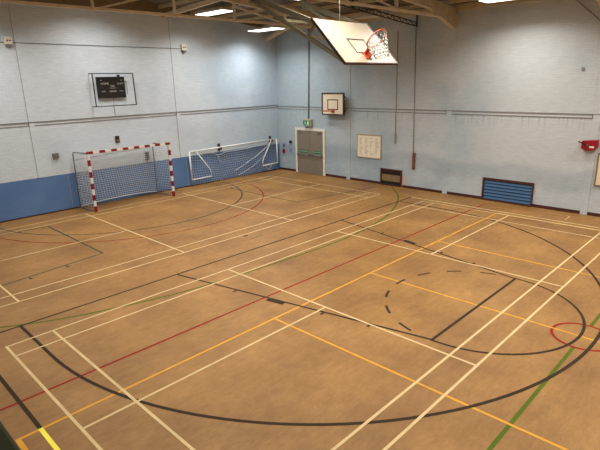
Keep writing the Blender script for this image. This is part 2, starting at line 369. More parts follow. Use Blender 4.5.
# ------------------------------------------------------------------ walls and roof
w = MB(); w.box(XW, XW + .25, YR, YW + .25, 0, 6.75); struct(w.build('wall_far', M['wall_far']))
w = MB()
LT = [(XB, 6.34), (XN, 6.5), (2.0, 6.70), (12.4, 6.70), (XW, 6.44)]
w.prism([(x, YW, 0 if True else z) for x, z in ((XB, 0), (XW, 0))] + [(x, YW, z) for x, z in LT[::-1]], (0, .25, 0))
struct(w.build('wall_left', M['wall_left']))
w = MB()
up_ = [(x, YW + .02, roof(x) + .03) for x in (XB, XR, XW)]
w.prism([(x, YW + .02, z) for x, z in LT] + up_[::-1], (0, .2, 0))
struct(w.build('trim_1', mat('gable_boards', rgb(128, 112, 84), .7, noise=.15)))
w = MB(); w.box(XB, XW, YR - .25, YR, 0, 7.3); struct(w.build('wall_right', M['pilaster']))
w = MB(); w.box(XN - .2, XN, YR, YW, -.02, 2.9); w.box(XB - .2, XB, YR, YW, -.02, 6.6); w.box(XB, XN - .2, YR, YW, 2.6, 2.9)
struct(w.build('wall_near', M['pilaster']))

# ceiling deck: boards running up the slope
def deck_mat():
    m = bpy.data.materials.new('roof_deck'); m.use_nodes = True
    nt = m.node_tree; n = nt.nodes; L = nt.links; b = n['Principled BSDF']; b.inputs['Roughness'].default_value = .8
    tc = n.new('ShaderNodeTexCoord'); sp = n.new('ShaderNodeSeparateXYZ'); L.new(tc.outputs['Object'], sp.inputs[0])
    wv = n.new('ShaderNodeMath'); wv.operation = 'PINGPONG'; wv.inputs[1].default_value = .15; L.new(sp.outputs['Y'], wv.inputs[0])
    r = n.new('ShaderNodeValToRGB'); r.color_ramp.interpolation = 'LINEAR'
    r.color_ramp.elements[0].position = .02; r.color_ramp.elements[1].position = .06
    r.color_ramp.elements[0].color = rgb(66, 58, 48); r.color_ramp.elements[1].color = rgb(130, 124, 108); L.new(wv.outputs[0], r.inputs['Fac'])
    nz = n.new('ShaderNodeTexNoise'); nz.inputs['Scale'].default_value = 1.5; nz.inputs['Detail'].default_value = 5; L.new(tc.outputs['Object'], nz.inputs['Vector'])
    mx = n.new('ShaderNodeMix'); mx.data_type = 'RGBA'; mx.blend_type = 'MULTIPLY'; mx.inputs[0].default_value = .4
    L.new(r.outputs['Color'], mx.inputs[6]); L.new(nz.outputs['Fac'], mx.inputs[7]); L.new(mx.outputs[2], b.inputs['Base Color'])
    return m
M['deck'] = deck_mat()
w = MB(); w.prism([(XB, YR, roof(XB)), (XR, YR, roof(XR)), (XW + .25, YR, roof(XW)), (XW + .25, YR, roof(XW) + .3), (XR, YR, roof(XR) + .3), (XB, YR, roof(XB) + .3)], (0, YW - YR + .25, 0))
struct(w.build('ceiling', M['deck']))
# wall plate along the far wall
w = MB(); w.box(XW - .12, XW, YR, YW - .01, 6.375, 6.55); struct(w.build('trim_2', M['wood']))

# pilasters on the far wall and shallow ones on the left wall; string course grooves
k = 3
FARP = (4.62, 0.0, -4.74, -9.3)
for y in FARP:
    w = MB(); w.box(XW - .016, XW, y - .1, y + .1, 0, 6.37 if y not in (4.62, 0.0) else 6.05); struct(w.build('trim_%d' % k, M['wall_far'])); k += 1
for x in (3.86, 9.42):
    w = MB(); w.box(x - .085, x + .085, YW - .012, YW, 1.28, 6.68); struct(w.build('trim_%d' % k, M['wall_left'])); k += 1
edges = [YW - .03] + [q for y in FARP for q in (y + .11, y - .11)]
gr = MB(); gr.box(XW - .020, XW, -13, YW - .02, 3.035, 3.062)
for i in range(0, len(edges), 2):
    a = edges[i]; b_ = edges[i + 1] if i + 1 < len(edges) else -13
    gr.box(XW - .012, XW, b_, a, 2.925, 2.95); gr.box(XW - .012, XW, b_, b_ + .02, 2.93, 3.05)
struct(gr.build('trim_%d' % k, M['groove'])); k += 1
gr = MB(); gr.box(XN, XW - .02, YW - .025, YW, 3.095, 3.12)
for a, b_ in ((XN, 3.77), (3.95, 9.33), (9.51, XW - .02)):
    gr.box(a, b_, YW - .012, YW, 2.985, 3.01); gr.box(b_ - .02, b_, YW - .012, YW, 2.99, 3.1)
struct(gr.build('trim_%d' % k, M['groove'])); k += 1
# fine movement joints beside the pilasters
M['joint'] = mat('fine_joint', rgb(158, 156, 154), .8)
gr = MB()
for x in (3.775, 9.335): gr.box(x - .004, x + .004, YW - .016, YW, 1.27, 6.6)
gr.box(4.75, 4.762, YW - .004, YW, .05, 1.26); gr.box(9.6, 9.61, YW - .004, YW, .05, 1.26)
struct(gr.build('trim_%d' % k, M['joint'])); k += 1
# skirtings
DOOR = (5.93, 7.82); HATCH = (1.84, 2.92); LOUV = (-3.2, -1.45)
sk = MB(); stops = sorted([(DOOR[0] - .02, DOOR[1] + .02), (HATCH[0], HATCH[1]), LOUV] + [(y - .11, y + .11) for y in FARP])
y = -14.0
for a, b_ in stops + [(YW - .01, 99)]:
    if a > y: sk.box(XW - .02, XW, y, a, .005, .10)
    y = max(y, b_)
struct(sk.build('baseboard_far', M['skirting']))
sk = MB(); sk.box(XN, XW - .03, YW - .012, YW, .005, .045); struct(sk.build('baseboard_left', M['dark_brown']))

# ------------------------------------------------------------------ roof trusses, purlins, braces
def truss(y, label):
    t = thing('roof_truss', label, 'roof truss', (XR, y, 6.1), 'timber roof trusses')
    hw = .07
    m_ = MB()
    for sgn in (1, -1):
        def P(x, z): return (XR + sgn * (x - XR), y - hw, z)
        m_.prism([P(XR, roof(XR) - .12), P(XW - .01, roof(XW) - .12), P(XW - .01, roof(XW) - .4), P(XR, roof(XR) - .4)], (0, 2 * hw, 0))
    m_.build('top_chord', M['wood'], t)
    for sgn in (1, -1):
        def P(x, z): return (XR + sgn * (x - XR), y - hw - .01, z)
        h = MB(); h.prism([P(XW - .005, 5.82), P(XW - .005, 6.42), P(12.9, 6.6), P(13.35, 6.24), P(13.45, 6.10), P(13.9, 6.10), P(14.8, 5.82)], (0, 2 * hw + .02, 0))
        h.build('haunch', M['wood'], t)
    b_ = MB(); b_.box(XR - 6.9, XR + 6.9, y - .035, y + .035, 6.10, 6.17); b_.build('bottom_chord', M['wood_pale'], t)
    for x in (-.2, 2.1, 4.43, 6.88, 9.1, 11.4, 13.4):
        a = MB(); a.box(x - .025, x + .025, y - .05, y + .05, 6.08, roof(x) - .38); a.build('hanger', M['wood_pale'], t)
    for x0, x1 in ((4.6, 6.8), (11.5, 9.2), (2.2, 4.3)):
        a = MB(); a.bar((x0, y + .04, 6.16), (x1, y + .04, roof(x1) - .5), .04, .05); a.build('diagonal', M['wood_pale'], t)
    return t
truss(4.65, 'long timber roof truss nearest the left wall, above the red and white goal')
truss(0.0, 'timber roof truss above the large basketball hoop, ending in a haunch on the far wall')
truss(-4.65, 'timber roof truss at the right, only its haunch showing at the top corner')
lx = [14.2, 12.6, 11.6, 10.4, 9.0, 7.7, 6.4, 5.1, 3.8, 2.5, 1.2, -.1]
for x in lx:
    p = MB(); p.box(x - .035, x + .035, -12, YW + .0, roof(x) - .125, roof(x) - .005)
    tag(p.build('purlin', M['wood']), 'dark timber purlin running under the roof boards towards the left wall', 'purlin', 'roof purlins')
b1 = MB(); b1.bar((14.32, 8.97, 6.02), (14.42, 6.75, 6.68), .10, .16); tag(b1.build('timber_brace', M['wood_pale']), 'pale raking timber brace high in the corner above the white goal', 'brace')
b2 = MB(); b2.bar((9.12, 8.97, 6.68), (9.14, 4.9, 6.91), .10, .15); tag(b2.build('timber_brace', M['wood_pale']), 'pale raking timber beam above the left wall beside the first lit lamp', 'brace')

# black lattice girder under the roof by the far wall
lg = thing('lattice_girder', 'black lattice girder hanging below the roof behind the large hoop', 'girder', (14.9, 1.45, 6.0))
def lz(x): return 5.99 + .085 * (14.95 - x)
for dz in (0, .13):
    a = MB(); a.bar((14.93, 1.45, lz(14.93) + dz), (8.2, 1.45, lz(8.2) + dz), .04, .03); a.build('chord', M['black'], lg)
a = MB(); n_ = 34
for i in range(n_):
    x0 = 14.9 - i * 6.6 / n_; x1 = 14.9 - (i + 1) * 6.6 / n_
    a.bar((x0, 1.45, lz(x0) + (0 if i % 2 else .13)), (x1, 1.45, lz(x1) + (.13 if i % 2 else 0)), .018, .018)
a.build('lacing', M['black'], lg)
for x in (14.9, 11.2, 8.4):
    a = MB(); a.box(x - .02, x + .02, 1.43, 1.47, lz(x) - .02, roof(x) - .01); a.build('hanger', M['black'], lg)

# ------------------------------------------------------------------ lamps
POWER = 96; SPREAD = 146; WARMLIGHT = (1.0, .97, .91); COOLLIGHT = (.95, .985, 1.0)
def lamp(x, y, z, label, kind='lamp_warm', lw=.62, ll=1.6):
    t = thing('ceiling_light', label, 'ceiling light', (x, y, z), 'long fluorescent ceiling lights')
    b_ = MB(); b_.box(x - lw / 2 - .02, x + lw / 2 + .02, y - ll / 2 - .02, y + ll / 2 + .02, z + .004, z + .08)
    b_.build('housing', M['lamp_body'], t)
    d = MB(); d.box(x - lw / 2, x + lw / 2, y - ll / 2, y + ll / 2, z - .012, z + .003); d.build('diffuser', M[kind], t)
    if kind != 'lamp_off':
        ld = bpy.data.lights.new('lamp_tubes', 'AREA'); ld.shape = 'RECTANGLE'; ld.size = lw - .04; ld.size_y = ll - .04
        ld.energy = POWER; ld.spread = math.radians(SPREAD); ld.color = WARMLIGHT if kind == 'lamp_warm' else COOLLIGHT
        lo = bpy.data.objects.new('lamp_tubes', ld); C.objects.link(lo); lo.location = (x, y, z - .02)
        lo.parent = t; lo.matrix_parent_inverse = Matrix.Translation(t.location).inverted()
    for s in (-1, 1):
        h = MB(); h.tube([(x, y + s * ll * .35, z + .08), (x, y + s * ll * .35, roof(x))], .008, 6); h.build('suspension_rod', M['grey_steel'], t)
    return t
# the ones in the photo first
lamp(9.9, 6.75, 6.63, 'lit oblong ceiling light above the left wall, further from the corner', lw=.56)
lamp(12.87, 7.3, 6.25, 'lit oblong ceiling light near the corner above the white goal', 'lamp_cool')
lamp(13.4, 2.2, 6.3, 'unlit oblong ceiling light behind the large basketball hoop', 'lamp_off')
lamp(13.2, -2.6, 6.3, 'lit oblong ceiling light at the top edge, above the far wall right of the haunch')
lamp(9.5, 1.65, 6.55, 'lit oblong ceiling light at the top edge above the hoop arms')
OTHER = 'lit oblong ceiling light out of frame, one of the regular rows'
for x, y, z in ((6.1, 6.85, 6.92), (2.1, 7.05, 6.6), (5.9, 1.7, 6.6), (2.2, 1.7, 6.55), (9.5, -2.6, 6.55), (5.9, -2.6, 6.6), (2.2, -2.6, 6.55),
                (13.2, -7.2, 6.3), (9.5, -7.2, 6.55), (5.9, -7.2, 6.6), (2.2, -7.2, 6.55), (13.2, -12, 6.3), (7.6, -12, 6.6), (2.2, -12, 6.55)):
    lamp(x, y, z, OTHER)

# ------------------------------------------------------------------ large basketball hoop, swung up to the roof
XC = 6.66
bot = Vector((XC, -2.66, 4.525)); top = Vector((XC, -1.83, 5.375))
upv = (top - bot).normalized(); nrm = Vector((0, -upv.z, upv.y)); ex = Vector((1, 0, 0)); BH = (top - bot).length; BW = 1.74
hp = thing('basketball_hoop', 'large cream basketball hoop swung up on olive arms below the roof', 'basketball hoop', (XC, 0, 5.9))
def B(a, h, d=0.0): return bot + ex * a + upv * h + nrm * d
b_ = MB()
def slab(m_, a0, a1, h0, h1, d0, d1, mi=0):
    m_.prism([B(a0, h0, d0), B(a1, h0, d0), B(a1, h1, d0), B(a0, h1, d0)], nrm * (d1 - d0), mi)
slab(b_, -BW / 2, BW / 2, 0, BH, -.03, 0)
for a0, a1, h0, h1 in ((-.285, .285, .26, .295), (-.285, .285, .635, .67), (-.285, -.25, .26, .67), (.25, .285, .26, .67)):
    slab(b_, a0, a1, h0, h1, 0, .003, 1)
backboard = b_.build('backboard', [M['board'], M['black']], hp)
b_ = MB()
for a0, a1, h0, h1 in ((-BW / 2 - .015, BW / 2 + .015, -.018, .004), (-BW / 2 - .015, BW / 2 + .015, BH - .004, BH + .018), (-BW / 2 - .018, -BW / 2 + .004, 0, BH), (BW / 2 - .004, BW / 2 + .018, 0, BH)):
    slab(b_, a0, a1, h0, h1, -.045, .006)
b_.build('edge_frame', M['dark_brown'], hp)
RH = .25; RA = -.03; RC = B(RA, RH, .38); RR = .225
b_ = MB(); slab(b_, RA - .09, RA + .09, .10, .29, .003, .02); b_.prism([B(RA - .07, RH - .02, .02), B(RA + .07, RH - .02, .02), B(RA + .05, RH + .0, .17), B(RA - .05, RH, .17)], upv * .02)
b_.prism([B(RA - .02, .11, .02), B(RA + .02, .11, .02), B(RA + .02, RH, .02), B(RA - .02, RH, .02)], nrm * .09)
b_.build('rim_bracket', M['orange'], hp)
ring = [RC + (ex * math.cos(2 * PI * i / 40) + nrm * math.sin(2 * PI * i / 40)) * RR for i in range(40)]
b_ = MB(); b_.tube(ring, .013, 8, closed=True); rim = b_.build('rim', M['orange'], hp)
# net hanging from the tilted rim: diamond mesh of cord
def hoop_net(center, axes, drop, parent, m_, rows=7, n_=14, r=.006, r1=.13):
    e1, e2 = axes; b_ = MB()
    def pt(j, i):
        s = j / rows; a = 2 * PI * (i + .5 * (j % 2)) / n_
        R_ = RR * (1 - s) + r1 * s
        # the lower rows level out as gravity pulls the cord
        f1 = e1; f2 = (e2 * (1 - s) + Vector((e2.x, e2.y, e2.z * .2)).normalized() * s)
        return center + (f1 * math.cos(a) + f2 * math.sin(a)) * R_ + drop * s
    for j in range(rows):
        for i in range(n_):
            for d in ((0, -1) if j % 2 == 0 else (0, 1)):
                b_.tube([pt(j, i), pt(j + 1, i + d)], r, 4)
    return b_.build('net', m_, parent)
hoop_net(RC, (ex, nrm), Vector((0, -.14, -.36)), hp, M['net'], r=.007)
# swing arms and stays
for sx in (-1, 1):
    xa = XC + sx * .84
    a = MB(); a.bar((xa, -2.58, 4.56), (xa, .0, 5.93), .05, .07); a.build('lower_arm', M['olive'], hp)
    a = MB(); a.bar((xa - sx * .02, -1.84, 5.30), (xa - sx * .02, .04, 6.0), .06, .10); a.build('upper_arm', M['olive'], hp)
    a = MB(); a.bar((xa, -1.66, 5.04), (xa, -1.86, 5.26), .04, .04); a.build('stay', M['olive'], hp)
    a = MB(); a.bar((xa, .0, 5.86), (xa, .0, 6.10), .08, .08); a.build('hinge_post', M['olive'], hp)
a = MB(); a.bar((XC - .84, -1.64, 5.05), (XC + .84, -1.64, 5.05), .05, .05); a.build('cross_bar', M['olive'], hp)
a = MB(); a.bar((XC - .84, -.9, 5.43), (XC + .84, -.9, 5.43), .05, .05); a.build('cross_bar', M['olive'], hp)
a = MB(); a.tube([B(0, BH - .01, -.05), (XC, -1.75, roof(XC) - .02)], .008, 6); a.build('lifting_cord', M['net'], hp)

# ------------------------------------------------------------------ practice hoop on the far wall
ph = thing('basketball_hoop', 'small square practice basketball hoop fixed on the far wall above the door', 'basketball hoop', (XW, 5.28, 3.2))
xf = 14.70
b_ = MB(); b_.box(xf, xf + .03, 4.71, 5.86, 2.79, 3.64)
for y0, y1, z0, z1 in ((4.99, 5.58, 3.37, 3.41), (4.99, 5.58, 2.97, 3.01), (4.99, 5.03, 2.97, 3.41), (5.54, 5.58, 2.97, 3.41)):
    b_.box(xf - .003, xf, y0, y1, z0, z1, 1)
b_.build('backboard', [M['board2'], M['blackline']], ph)
b_ = MB()
for y0, y1, z0, z1 in ((4.67, 5.90, 2.75, 2.80), (4.67, 5.90, 3.63, 3.68), (4.67, 4.72, 2.75, 3.68), (5.85, 5.90, 2.75, 3.68)):
    b_.box(xf - .02, xf + .05, y0, y1, z0, z1)
b_.build('edge_frame', M['dark_brown'], ph)
for y in (4.8, 5.78):
    for z in (2.92, 3.5):
        b_ = MB(); b_.bar((xf + .03, y, z), (XW, y, z), .04, .04); b_.build('bracket', M['dark_brown'], ph)
b_ = MB(); b_.box(xf - .02, xf, 5.19, 5.37, 2.86, 3.0); b_.box(xf - .17, xf, 5.23, 5.33, 2.94, 2.96); b_.build('rim_bracket', M['orange'], ph)
rc = Vector((xf - .39, 5.28, 2.95))
b_ = MB(); b_.tube([rc + Vector((math.cos(2 * PI * i / 36), math.sin(2 * PI * i / 36), 0)) * RR for i in range(36)], .014, 8, closed=True); b_.build('rim', M['orange'], ph)

# ------------------------------------------------------------------ red and white handball goal
hg = thing('handball_goal', 'red and white striped handball goal with grey net against the left wall', 'goal', (6.67, 7.9, 0))
GX0, GX1, GY, GH = 5.10, 8.20, 7.90, 2.08; q = .04
def striped(m_, a, b_, n_):
    a = Vector(a); b_ = Vector(b_)
    for i in range(n_):
        m_.bar(a + (b_ - a) * i / n_, a + (b_ - a) * (i + 1) / n_, .08, .08, i % 2)
for x in (GX0, GX1):
    p = MB(); striped(p, (x, GY, 0), (x, GY, GH - .08), 10); p.build('post', [M['goal_red'], M['white']], hg)
p = MB(); striped(p, (GX0 - q, GY, GH - q), (GX1 + q, GY, GH - q), 15); p.build('crossbar', [M['goal_red'], M['white']], hg)
BX0, BX1, BY = 4.98, 8.06, 8.87
for xa, xb in ((GX0, BX0), (GX1, BX1)):
    p = MB(); p.tube([(xa, GY + .04, GH - .06), (xb + .01, BY - .06, 2.0), (xb, BY, 1.93), (xb, BY, .05)], .02, 8); p.build('back_stay', M['grey_steel'], hg)
    p = MB(); p.tube([(xa, GY + .04, .02), (xb, BY, .02)], .018, 8); p.build('ground_bar', M['grey_steel'], hg)
p = MB(); p.tube([(BX0, BY, .03), (BX1, BY, .03)], .018, 8); p.build('rear_bar', M['grey_steel'], hg)
p = MB(); p.tube([(BX0, BY, 1.72), (BX1, BY, 1.9)], .014, 8); p.build('rear_bar', M['grey_steel'], hg)
# net: roof, back and sides as a grid of cords, sagging and bunched at the foot
p = MB()
def lerp(a, b_, t): return a + (b_ - a) * t
def netpt(s, t):         # s across 0..1, t: 0 crossbar .. .3 back top .. 1 back foot
    xf_ = lerp(GX0, GX1, s); xb_ = lerp(BX0, BX1, s); sag = math.sin(PI * s)
    if t < .25:
        k_ = t / .25; return Vector((lerp(xf_, xb_, k_), lerp(GY + .03, BY - .05, k_), GH - .06 - .10 * k_ - .12 * sag * k_))
    k_ = (t - .25) / .75
    foot = .06 + .20 * sag ** .7
    return Vector((xb_, BY - .05 - .42 * sag * k_ ** 1.5, lerp(GH - .16 - .12 * sag, foot, k_)))
NS, NT = 34, 30
for i in range(NS + 1): p.tube([netpt(i / NS, j / NT) for j in range(NT + 1)], .0052, 4)
for j in range(NT + 1): p.tube([netpt(i / NS, j / NT) for i in range(NS + 1)], .0052, 4)
p.tube([netpt(i / NS, 1) + Vector((0, 0, .0)) for i in range(NS + 1)], .016, 6)
for xa, xb in ((GX0, BX0), (GX1, BX1)):
    NK = 9
    for i in range(1, NK):
        k_ = i / NK; p.tube([(lerp(xa, xb, k_), lerp(GY + .05, BY - .03, k_), z) for z in (.05, GH - .12)], .0052, 4)
    for j in range(1, 19):
        z = .06 + (GH - .2) * j / 19; p.tube([(xa, GY + .05, z), (xb, BY - .03, z)], .0052, 4)
p.build('net', M['netgrey'], hg)

# ------------------------------------------------------------------ white football goal folded flat and hung on the left wall
fg = thing('football_goal', 'white folding football goal hung on the left wall beside the corner', 'goal', (12.2, 8.88, .3))
y0 = 8.86
A = Vector((9.70, y0, 1.46)); Bq = Vector((14.68, y0, 1.53))
p = MB(); p.tube([A, Bq], .035, 10); p.build('crossbar', M['white'], fg)
p = MB(); p.tube([A, (9.73, y0, .26)], .035, 10); p.build('post', M['white'], fg)
p = MB(); p.tube([Bq, (14.70, y0, .34)], .035, 10); p.build('post', M['white'], fg)
p = MB(); p.tube([(9.73, y0 - .04, .29), (10.72, y0 - .04, .30)], .028, 8); p.build('base_bar', M['white'], fg)
p = MB(); p.tube([(14.70, y0 - .04, .37), (13.70, y0 - .04, .35)], .028, 8); p.build('base_bar', M['white'], fg)
p = MB(); p.tube([(10.04, y0 - .04, 1.42), (10.62, y0 - .04, .66), (10.68, y0 - .04, .56), (10.72, y0 - .04, .29)], .022, 8); p.build('brace', M['white'], fg)
p = MB(); p.tube([(14.30, y0 - .04, 1.50), (13.76, y0 - .04, .68), (13.71, y0 - .04, .58), (13.70, y0 - .04, .34)], .022, 8); p.build('brace', M['white'], fg)
# loose net
p = MB(); NS, NT = 40, 12
def fnet(s, t):
    x = lerp(9.76, 14.62, s); sag = math.sin(PI * s)
    z0 = lerp(1.44, 1.50, s) - .22 * sag ** .8 - .14 * math.sin(PI * s) * math.exp(-((s - .3) / .05) ** 2)
    z1 = .05 + .02 * math.sin(9 * s) + (.22 if s > .94 else 0) * (s - .94) / .06
    return Vector((x + .10 * math.sin(3 * PI * t) * sag, y0 + .045 + .03 * math.sin(7 * s + 4 * t), lerp(z0, z1, t)))
for i in range(NS + 1): p.tube([fnet(i / NS, j / NT) for j in range(NT + 1)], .0035, 4)
for j in range(NT + 1): p.tube([fnet(i / NS, j / NT) for i in range(NS + 1)], .0035, 4)
p.tube([fnet(i / NS, 0) - Vector((0, .03, 0)) for i in range(NS + 1)], .010, 5)
for s0, z0, s1, z1 in ((.93, 1.42, .60, .62), (.93, 1.40, .45, .34), (.86, .9, .5, .12), (.28, 1.2, .31, .86)):   # gathered cords
    pts = []
    for i in range(13):
        k_ = i / 12; pts.append((lerp(9.76, 14.62, lerp(s0, s1, k_)), y0 - .03, lerp(z0, z1, k_) - .10 * math.sin(PI * k_)))
    p.tube(pts, .009, 5)
p.build('net', M['net'], fg)
p = MB(); p.tube([(13.86 + .42 * k_ / 10, y0 - .05, .34 - .22 * math.sin(PI * k_ / 10)) for k_ in range(11)], .010, 5); p.build('loose_cord', M['net'], fg)
for x, zc, lab in ((11.30, 1.49, 'brown wall bracket holding the middle of the white goal'), (14.35, 1.53, 'brown wall bracket at the corner end of the white goal')):
    p = MB(); p.box(x - .055, x + .055, YW - .05, YW, zc - .15, zc + .15); p.box(x - .045, x + .045, YW - .165, YW - .05, zc - .11, zc - .05); p.box(x - .045, x + .045, YW - .18, YW - .165, zc - .11, zc + .0)
    tag(p.build('wall_bracket', M['dark_brown']), lab, 'wall bracket', 'brown goal brackets')
p = MB(); p.box(7.76, 7.90, YW - .05, YW, 1.36, 1.68); p.box(7.79, 7.87, YW - .11, YW - .05, 1.40, 1.47)
tag(p.build('wall_bracket', M['dark_brown']), 'brown wall bracket behind the net of the red and white goal', 'wall bracket', 'brown goal brackets')

# ------------------------------------------------------------------ scoreboard in its cage
sb = thing('scoreboard', 'black electronic scoreboard mounted high on the left wall inside a cage', 'scoreboard', (6.7, YW, 4.1))
p = MB(); p.box(6.19, 7.22, YW - .10, YW - .003, 3.77, 4.50); p.build('case', M['blackline'], sb, bevel=.006)
p = MB(); p.box(6.98, 7.06, YW - .09, YW - .02, 4.50, 4.57); p.build('antenna_block', M['black'], sb)
M['letter'] = mat('pale_lettering', rgb(196, 192, 186), .6)
for txt, s, x, z in (('HOME', .105, 6.46, 4.265), ('GUEST', .085, 7.05, 4.26), ('TIME', .08, 6.735, 4.175), ('FOUL', .06, 6.39, 4.0), ('PERIOD', .075, 6.74, 3.995), ('FOUL', .06, 7.06, 4.0)):
    text_mesh('lettering', txt, s, Vector((x, YW - .1015, z)), ROT_LEFT, M['letter'], sb)
p = MB(); p.box(6.63, 6.86, YW - .102, YW - .1, 4.105, 4.115); p.box(6.31, 6.37, YW - .102, YW - .1, 4.375, 4.39); p.box(7.06, 7.12, YW - .102, YW - .1, 4.375, 4.39)
p.build('lamp_strip', M['letter'], sb)
cg = thing('scoreboard_cage', 'black steel guard frame standing off the left wall around the scoreboard', 'guard frame', (6.8, YW, 4.05))
yc = YW - .30; x0, x1, z0, z1 = 5.93, 7.46, 3.50, 4.61
for a, b_ in (((x0 - .08, z1), (x1, z1)), ((x1, z1), (x1 + .02, z0)), ((x1 + .02, z0), (x0 - .06, z0)), ((x0 + .03, z0), (x0 + .03, z1))):
    p = MB(); p.bar((a[0], yc, a[1]), (b_[0], yc, b_[1]), .03, .03); p.build('rail', M['black'], cg)
for x, z in ((x0 + .03, z1), (x1, z1), (x1, z0), (x0 + .03, z0)):
    p = MB(); p.bar((x, yc, z), (x, YW, z), .022, .022); p.build('stand_off', M['black'], cg)
cb = MB(); cb.tube([(7.22, YW - .05, 4.32), (7.32, YW - .015, 4.36), (7.34, YW - .012, 4.0), (7.33, YW - .012, 3.9)], .010, 6); cb.build('cable', M['conduit'], sb)
cb = MB(); cb.tube([(6.75, YW - .010, 3.76), (6.75, YW - .010, 3.13)], .009, 6); tag(cb.build('cable', M['conduit']), 'thin grey cable dropping below the scoreboard to the string course', 'cable')

# ------------------------------------------------------------------ small fittings on the left wall
def sensor(x, z, lab):
    t = thing('sensor_box', lab, 'sensor box', (x, YW, z), 'cream boxes on the high conduit')
    p = MB(); p.box(x - .11, x + .11, YW - .12, YW, z - .10, z + .12); p.build('case', M['cream'], t, bevel=.01)
    for dx in (-.035, .045):
        p = MB(); p.disc((x + dx, YW - .12, z + .01), (0, -1, 0), .025, .006, 12); p.build('lens', M['blackline'], t)
    p = MB(); p.box(x - .07, x + .09, YW - .10, YW, z - .17, z - .105); p.build('bracket', M['conduit'], t)
sensor(3.57, 5.60, 'cream twin sensor box at the far left end of the high conduit')
sensor(9.90, 5.57, 'cream twin sensor box at the end of the conduit nearer the corner')
p = MB(); p.tube([(XN + .1, YW - .03, 5.56), (3.45, YW - .015, 5.56)], .011, 6); p.tube([(3.69, YW - .015, 5.56), (9.78, YW - .015, 5.53)], .011, 6)
tag(p.build('conduit', M['conduit']), 'grey horizontal conduit high on the left wall joining two cream boxes', 'conduit')
p = thing('vent_box', 'small grey square vent box on the left wall beside the striped goal', 'vent', (4.43, YW, 1.93))
a = MB(); a.box(4.335, 4.53, YW - .08, YW, 1.85, 2.03); a.build('case', M['grey_steel'], p, bevel=.008)
a = MB()
for i in range(4): a.box(4.355, 4.51, YW - .086, YW - .08, 1.87 + i * .035, 1.885 + i * .035)
a.build('slats', M['conduit'], p)
p = thing('wall_switch', 'small dark upright box on the left wall above the striped goal', 'switch box', (6.70, YW, 2.28))
a = MB(); a.box(6.63, 6.78, YW - .05, YW, 2.16, 2.40); a.build('case', M['black'], p, bevel=.006)
a = MB(); a.box(6.66, 6.75, YW - .056, YW - .05, 2.20, 2.27); a.build('face_plate', M['hatch'], p)
for x, z, lab in ((12.75, 5.97, 'small black bolt head high on the left wall near the lamp'), (13.2, 6.2, 'second tiny black bolt nearer the corner lamp on the left wall')):
    pass

# ------------------------------------------------------------------ double door, exit sign
fr = MB(); yA, yB = 5.95, 7.80
for a, b_, c, d in ((yA - .0, yA + .11, 0, 2.10), (yB - .11, yB, 0, 2.10), (yA, yB, 1.99, 2.10)): fr.box(XW - .05, XW, a, b_, c, d)
door = struct(fr.build('door_1', M['cream']))
for i, (a, b_) in enumerate(((yA + .115, 6.872), (6.878, yB - .115))):
    lf = MB(); lf.box(XW - .035, XW, a, b_, .01, 1.985); leaf = lf.build('door_leaf', M['door'], door)
    bar = MB(); bar.tube([(XW - .10, a + .06, .885), (XW - .10, b_ - .06, .885)], .022, 8)
    for y in (a + .07, b_ - .07): bar.box(XW - .12, XW - .035, y - .03, y + .03, .85, .92)
    bar.build('push_bar', M['grey_steel'], leaf)
    sg = MB(); sg.box(XW - .040, XW - .035, a + .14, b_ - .16, .965, 1.09); s_ = sg.build('push_sign', M['green_sign'], leaf)
    s_['label'] = 'green push bar sign'
    text_mesh('sign_lettering', 'PUSH BAR TO OPEN', .052, Vector((XW - .0415, (a + b_ - .02) / 2, 1.027)), ROT_FAR, M['white'], leaf)
    cl = MB(); cl.box(XW - .065, XW - .035, (a + .10 if i == 0 else b_ - .32), (a + .32 if i == 0 else b_ - .10), 1.89, 1.93); cl.build('door_closer', M['grey_steel'], leaf)
es = thing('exit_sign', 'small cream exit lamp with green running man sign above the double door', 'exit sign', (XW, 6.92, 2.36))
p = MB(); p.box(XW - .16, XW, 6.70, 7.17, 2.20, 2.52); p.build('case', mat('exit_case', rgb(186, 180, 150), .5), es, bevel=.01)
p = MB(); p.box(XW - .166, XW - .16, 6.74, 7.15, 2.24, 2.46); p.build('sign_panel', M['green_sign'], es)
M['exit_white'] = mat('exit_white', rgb(200, 226, 204), .5)
p = MB()
def X2(y, z): return (XW - .168, y, z)
p.box(XW - .169, XW - .166, 6.80, 6.90, 2.26, 2.43)                       # doorway
p.disc((XW - .166, 7.03, 2.42), (-1, 0, 0), .018, .003, 10)
for a, b_ in (((7.03, 2.40), (7.01, 2.34)), ((7.01, 2.34), (6.96, 2.30)), ((6.96, 2.30), (6.96, 2.265)), ((7.01, 2.34), (7.06, 2.30)), ((7.06, 2.30), (7.10, 2.29)), ((7.03, 2.39), (6.97, 2.36)), ((7.03, 2.39), (7.08, 2.36))):
    p.bar((XW - .1675, a[0], a[1]), (XW - .1675, b_[0], b_[1]), .002, .02, 0, up=(0, .7, .7))
p.build('running_figure', M['exit_white'], es)
p = MB(); p.tube([(XW - .03, 6.93, 2.52), (XW - .03, 6.82, 6.36)], .028, 8); tag(p.build('conduit', M['conduit']), 'grey vertical conduit running up the far wall from the exit sign', 'conduit')
